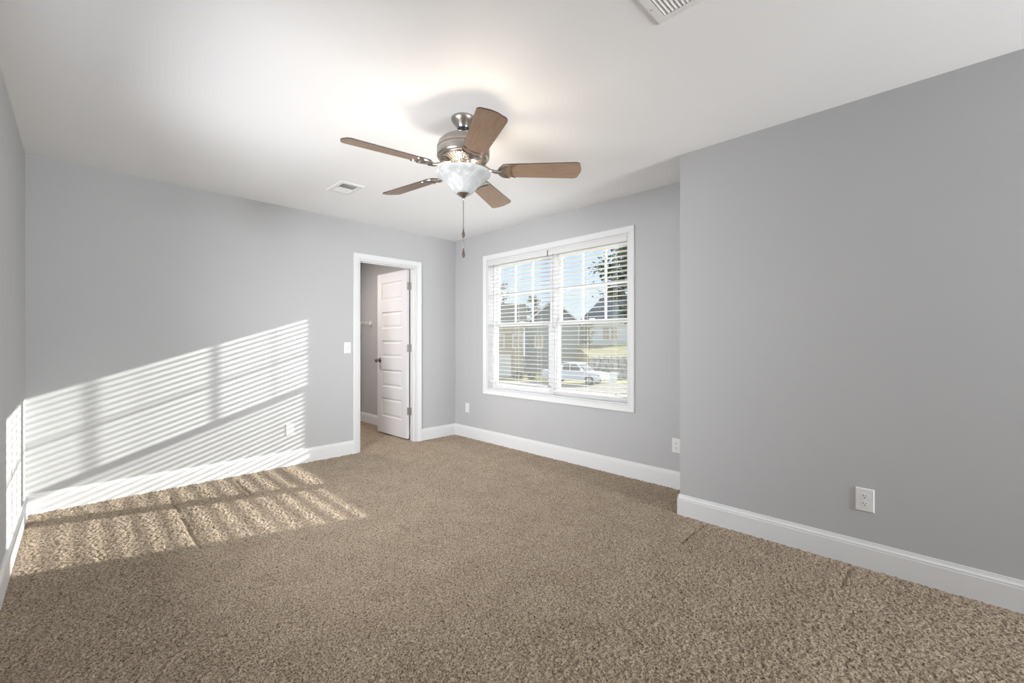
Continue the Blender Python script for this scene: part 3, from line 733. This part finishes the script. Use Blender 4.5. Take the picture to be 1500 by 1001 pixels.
# ground
bm = B()
def gq(pts, mi=0): bm.faces.new([bm.verts.new(p) for p in pts]).material_index = mi
gq([(-60, 4, GZ), (70, 4, GZ), (70, 120, GZ), (-60, 120, GZ)])
bm.transform(RS); g = struct('ground', bm, M_grass)
bm = B()
prism(bm, [(8.0, 44.6, GZ - .1), (60, 44.6, GZ - .1), (60, 44.6, -.45), (8.0, 44.6, -.45)], (0, .3, 0))
prism(bm, [(8.0, 44.9, GZ - .1), (8.0, 44.9, -.45), (8.0, 55, .85), (8.0, 110, 1.2), (8.0, 110, GZ - .1)], (52, 0, 0))
bm.transform(RS); struct('ground_hillside', bm, M_dry)
bm = B()
prism(bm, [(-14, 34.5, GZ), (16, 26, GZ), (24, 33, GZ), (-10, 43.5, GZ)], (0, 0, .03)); bm.transform(RS); struct('ground_road', bm, M_conc)
bm = B()
prism(bm, [(-14, 34.3, GZ), (16, 25.8, GZ), (16.1, 26.1, GZ), (-13.9, 34.6, GZ)], (0, 0, .15)); bm.transform(RS); struct('ground_curb', bm, M_garage)

def house(loc, hw, dep, zb, eave, apex, axis, wm, rm, label, wins=(), over=.35, garage=None, spout=None):
    """front wall is at d = loc.d, l from loc.l-hw to loc.l+hw; axis 'd': gable faces the viewer, 'l': ridge runs across"""
    l, d = loc; P = (l, d, zb); t = tag(oroot('house', P), label, 'house', 'houses across the street')
    l0, l1, d0, d1 = l - hw, l + hw, d, d + dep
    bm = B()
    if axis == 'd': prism(bm, [(l0, d0, zb), (l1, d0, zb), (l1, d0, eave), (l, d0, apex), (l0, d0, eave)], (0, dep, 0))
    elif axis == 'h': box(bm, l0, l1, d0, d1, zb, eave)
    else: prism(bm, [(l0, d0, zb), (l0, d1, zb), (l0, d1, eave), (l0, (d0 + d1) / 2, apex), (l0, d0, eave)], (2 * hw, 0, 0))
    out('walls', bm, wm, t, P)
    bm = B()
    if axis == 'd':
        sl = (apex - eave) / hw; e = over
        prism(bm, [(l0 - e, d0 - e, eave - e * sl + .02), (l, d0 - e, apex + .02), (l1 + e, d0 - e, eave - e * sl + .02), (l1 + e, d0 - e, eave - e * sl + .22), (l, d0 - e, apex + .24), (l0 - e, d0 - e, eave - e * sl + .22)], (0, dep + 2 * e, 0))
    elif axis == 'h':
        e = over; q = [bm.verts.new(p) for p in ((l0 - e, d0 - e, eave), (l1 + e, d0 - e, eave), (l1 + e, d1 + e, eave), (l0 - e, d1 + e, eave),
             (l0 - e, d0 - e, eave + .2), (l1 + e, d0 - e, eave + .2), (l1 + e, d1 + e, eave + .2), (l0 - e, d1 + e, eave + .2), (l, d0 + dep * .42, apex), (l, d0 + dep * .58, apex))]
        for f_ in ((0, 3, 2, 1), (0, 1, 5, 4), (1, 2, 6, 5), (2, 3, 7, 6), (3, 0, 4, 7), (4, 5, 8), (5, 6, 9, 8), (6, 7, 9), (7, 4, 8, 9)): bm.faces.new([q[i_] for i_ in f_])
    else:
        dm = (d0 + d1) / 2; sl = (apex - eave) / (dep / 2); e = over
        prism(bm, [(l0 - e, d0 - e, eave - e * sl + .02), (l0 - e, dm, apex + .02), (l0 - e, d1 + e, eave - e * sl + .02), (l0 - e, d1 + e, eave - e * sl + .22), (l0 - e, dm, apex + .24), (l0 - e, d0 - e, eave - e * sl + .22)], (2 * hw + 2 * e, 0, 0))
    out('roof', bm, rm, t, P)
    if axis == 'd':
        bm = B(); f = over + .03
        for s in (-1, 1):
            prism(bm, [(l + s * (hw + over), d0 - f, eave - over * sl - .02), (l, d0 - f, apex - .02), (l, d0 - f, apex + .22), (l + s * (hw + over), d0 - f, eave - over * sl + .20)], (0, .05, 0))
        out('rake_trim', bm, M_garage, t, P)
    else:
        fz = eave - (over * sl if axis == 'l' else 0); bm = B(); box(bm, l0 - over, l1 + over, d0 - over - .05, d0 - over, fz, fz + .22); out('fascia', bm, M_garage, t, P)
    for (wl, wz, ww, wh) in wins:
        bm = B(); rect_frame_ld(bm, wl, wz, ww, wh, d0); wf = out('window', bm, M_garage, t, P)
        bm = B(); box(bm, wl - ww / 2 + .05, wl + ww / 2 - .05, d0 - .035, d0 - .01, wz - wh / 2 + .05, wz + wh / 2 - .05); out('pane', bm, M_pane, wf, (0, 0, 0) if False else P)
    if garage:
        wl, wz, ww, wh = garage
        bm = B()
        for k in range(4): box(bm, wl - ww / 2, wl + ww / 2, d0 - .06, d0 - .01, wz - wh / 2 + k * wh / 4 + .015, wz - wh / 2 + (k + 1) * wh / 4 - .015)
        out('garage_door', bm, M_garage, t, P)
    if spout is not None:
        bm = B(); tube(bm, [(spout, d0 - .45, eave - .3), (spout, d0 - .12, eave - .7), (spout, d0 - .12, zb + .2), (spout, d0 - .5, zb + .1)], .07, 8); out('downspout', bm, M_garage, t, P)
    return t
def rect_frame_ld(bm, wl, wz, ww, wh, d0):
    a, b, c, e = wl - ww / 2, wl + ww / 2, wz - wh / 2, wz + wh / 2
    box(bm, a - .08, a + .05, d0 - .07, d0 - .01, c - .08, e + .08); box(bm, b - .05, b + .08, d0 - .07, d0 - .01, c - .08, e + .08)
    box(bm, a + .05, b - .05, d0 - .07, d0 - .01, c - .08, c + .05); box(bm, a + .05, b - .05, d0 - .07, d0 - .01, e - .05, e + .08)
    box(bm, a + .05, b - .05, d0 - .06, d0 - .02, wz - .03, wz + .03); box(bm, wl - .025, wl + .025, d0 - .06, d0 - .02, c + .05, e - .05)
house((-3.25, 43), 4.4, 9, GZ, 3.0, 5.1, 'l', M_tan, M_shingle2, 'tan house with long low brown roof, seen in the left half of the window', wins=[(.6, 1.2, 1.0, 1.3), (-1.4, 1.2, 1.2, 1.3)], garage=(-1.4, -1.2, 2.6, 2.2))
house((5.05, 53.2), 3.2, 9, GZ, 3.4, 6.3, 'd', M_greys, M_shingle, 'blue grey gabled house right behind the white pickup truck', wins=[(3.3, 1.2, .9, 1.4)], spout=8.15)
house((14.2, 55.6), 4.5, 9, .8, 3.35, 8.9, 'h', M_whites, M_shingle, 'white house with steep grey roof on the slope above the stone wall', wins=[(12.05, 2.18, .85, 1.7), (13.1, 2.18, .85, 1.7), (15.8, 2.18, .85, 1.7)])

# stones of the retaining wall
t = tag(oroot('stone_wall', (16, 44.2, GZ)), 'pale rough stone retaining wall behind the white pickup truck', 'wall')
bm = B(); rnd = random.Random(5)
z = GZ
while z < -.55:
    x = 8.0; hh = rnd.uniform(.32, .45)
    while x < 24:
        ww = rnd.uniform(.4, .9); k = B(); bmesh.ops.create_icosphere(k, subdivisions=2, radius=1)
        for v in k.verts:
            v.co *= 1 + rnd.uniform(-.12, .12); v.co = Vector([math.copysign(abs(c_) ** .7, c_) for c_ in v.co])
        k.transform(Matrix.Translation((x + ww / 2, 44.5 + rnd.uniform(-.08, .08), z + hh / 2)) @ Matrix.Diagonal((ww / 2, .3, hh / 2, 1)))
        tm = bpy.data.meshes.new('t'); k.to_mesh(tm); bm.from_mesh(tm); k.free(); x += ww
    z += hh * .94
out('stones', bm, M_stone, t, (16, 44.2, GZ), smooth=False)

def tree(l, d, zb, hgt, crown_z, rad, n, leaf, lm, label, seed, conical=False):
    P = (l, d, zb); t = tag(oroot('tree', P), label, 'tree', 'trees beyond the window'); rn = random.Random(seed)
    bm = B(); top = hgt * .85
    tube(bm, [(0, 0, -.1), (.05, 0, top * .3), (-.05, .05, top * .65), (.02, 0, top)], [hgt * .022, hgt * .018, hgt * .012, hgt * .003], 8)
    tips = []
    for k in range(34):
        f = rn.uniform(.0, 1); z = crown_z + f * (hgt * .93 - crown_z)
        rr = rad * (1.05 - f if conical else math.sin(PI * (.15 + .80 * f))) * rn.uniform(.6, 1.0); a = rn.uniform(0, 2 * PI)
        e_ = Vector((rr * math.cos(a), rr * math.sin(a), z + rr * .25)); tips.append((Vector((0, 0, z - rr * .25)), e_))
        tube(bm, [(0, 0, min(top, z - rr * .25)), e_ * .5 + Vector((0, 0, (z - rr * .2) * .5)), e_], [hgt * .006, hgt * .004, .01], 5)
    obj('trunk', bm, M_bark, t)
    bm = B()
    for k in range(n):
        a, b = rn.choice(tips); p = a.lerp(b, rn.uniform(.35, 1.08)) + Vector((rn.gauss(0, .12), rn.gauss(0, .12), rn.gauss(0, .10))) * rad
        q = Matrix.Translation(p) @ Matrix.Rotation(rn.uniform(0, 6.3), 4, 'Z') @ Matrix.Rotation(rn.uniform(-1, 1), 4, 'X') @ Matrix.Rotation(rn.uniform(-1, 1), 4, 'Y')
        s_ = leaf * rn.uniform(.6, 1.3)
        bm.faces.new([bm.verts.new(q @ Vector(c_)) for c_ in ((-s_, 0, 0), (0, -s_ * .5, .1 * s_), (s_, 0, 0), (0, s_ * .5, .1 * s_))])
    f = obj('foliage', bm, lm, t)
    return t
tree(7.3, 25, GZ, 11.8, 5.0, 2.3, 9000, .13, M_leafd, 'tall dark green tree at the right edge of the window view', 2)
tree(3.6, 76, GZ, 12.5, 5.0, 2.4, 1500, .14, M_leafo, 'thin autumn tree rising above the roof of the tan house', 3)
tree(-2.4, 56, GZ, 14.0, 4.5, 2.2, 1700, .14, M_leafo, 'olive brown tree at the left edge of the window view, behind the tan house', 4)
tree(8.9, 50.0, -.2, 4.4, 1.2, .9, 500, .10, M_leafo, 'small tree in the gap between the grey house and the white house', 6)

# pickup truck, side on, nose to the right
TL, TD = 2.7, 39.2
t = tag(oroot('pickup_truck', (TL, TD, GZ + .03)), 'white crew cab pickup truck parked at an angle across the street', 'truck')
t.rotation_euler = (0, 0, math.radians(-45 - 35))
def tr(name, bm, m, parent=None, **k): return obj(name, bm, m, parent or t, **k)
bm = B()
side = [(0, .45), (0, 1.10), (1.75, 1.12), (1.80, 1.12), (5.55, 1.08), (5.62, .98), (5.62, .48), (5.35, .42)]
def arch(cx, r=.43, n=9): return [(cx + r * math.cos(PI * i / (n - 1)), .40 + r * math.sin(PI * i / (n - 1))) for i in range(n)]
low = [(5.62, .98), (5.62, .45)] + arch(4.62) + arch(1.02) + [(0, .45)]
prof = [(0, 1.12), (3.9, 1.12), (4.2, 1.10), (5.25, 1.02), (5.58, .94)] + low[1:]
prism(bm, [(x, 0, z_) for x, z_ in prof], (0, 1.95, 0)); tr('body', bm, M_paint, bevel=.03)
bm = B()
cab = [(1.85, 1.10), (1.95, 1.70), (2.10, 1.80), (3.35, 1.82), (3.55, 1.76), (4.25, 1.10)]
prism(bm, [(x, .12 if z_ > 1.3 else .03, z_) for x, z_ in cab], (0, 1.70, 0)); cabo = tr('cab', bm, M_paint, bevel=.02)
for w_ in ([(2.08, 1.18), (2.12, 1.68), (2.75, 1.70), (2.75, 1.18)], [(2.86, 1.18), (2.86, 1.70), (3.42, 1.70), (3.92, 1.18)]):
    bm = B(); prism(bm, [(x, (.015 if z_ < 1.3 else .10), z_) for x, z_ in w_], (0, .02, 0)); tr('side_window', bm, M_cglass, cabo)
bm = B(); prism(bm, [(3.63, .22, 1.74), (4.29, .16, 1.14), (4.29, 1.76, 1.14), (3.63, 1.70, 1.74)], (.015, 0, .01)); tr('windshield', bm, M_cglass, cabo)
bm = B(); box(bm, 3.85, 4.02, -.22, -.02, 1.14, 1.32); tr('side_mirror', bm, M_paint, cabo, bevel=.02)
for x in (1.02, 4.62):
    for y in (.02, 1.70):
        bm = B(); lathe(bm, [(0, 0), (.26, .0), (.37, .01), (.385, .05), (.385, .20), (.36, .235), (0, .235)], 24)
        bm.transform(Matrix.Translation((x, y + .235, .385)) @ Matrix.Rotation(PI / 2, 4, 'X')); wh = tr('wheel', bm, M_tyre, smooth=True)
        bm = B(); lathe(bm, [(0, .245), (.10, .245), (.22, .225), (.24, .24), (.24, .236), (0, .236)], 20)
        bm.transform(Matrix.Translation((x, y + .235, .385)) @ Matrix.Rotation(PI / 2, 4, 'X')); tr('rim', bm, M_rim, wh)
bm = B(); box(bm, 5.50, 5.70, .05, 1.90, .46, .66); tr('bumper', bm, M_rim, bevel=.02)
bm = B(); box(bm, 5.42, 5.60, -.006, .25, .76, .90); tr('headlight', bm, M_rim, bevel=.01)
# white bin
t = tag(oroot('storage_bin', (9.0, 39.0, GZ + .03)), 'white bin standing in front of the pickup truck, below the stone wall', 'bin')
bm = B(); prism(bm, [(-.42, 0, 0), (.42, 0, 0), (.52, 0, .78), (-.52, 0, .78)], (0, .7, 0)); obj('body', bm, M_paint, t, bevel=.02)
bm = B(); box(bm, -.56, .56, -.03, .73, .78, .84); obj('lid', bm, M_garage, t, bevel=.01)
for k, (l, d, s_) in enumerate(((.55, 42.1, .5), (1.9, 42.2, .42), (-3.6, 42.1, .5))):
    t = tag(oroot('shrub', (l, d, GZ)), ['round shrub left of two against the tan house front', 'smaller round shrub at the right end of the tan house', 'round shrub left of the tan house garage door'][k], 'shrub', 'shrubs along the tan house')
    bm = B(); rn = random.Random(k)
    for i in range(700):
        v = Vector((rn.gauss(0, 1), rn.gauss(0, 1), rn.gauss(0, 1))).normalized() * s_ * rn.uniform(.7, 1.05); v.z = v.z * .85 + s_ * .8
        q = Matrix.Translation(v) @ Matrix.Rotation(rn.uniform(0, 6), 4, 'Z') @ Matrix.Rotation(rn.uniform(-1.3, 1.3), 4, 'X')
        bm.faces.new([bm.verts.new(q @ Vector(c_)) for c_ in ((-.07, 0, 0), (0, -.04, 0), (.07, 0, 0), (0, .04, 0))])
    obj('foliage', bm, M_leafd, t)
    bm = B(); tube(bm, [(0, 0, -.05), (0, 0, s_ * .9)], .03, 6); obj('stem', bm, M_bark, t)
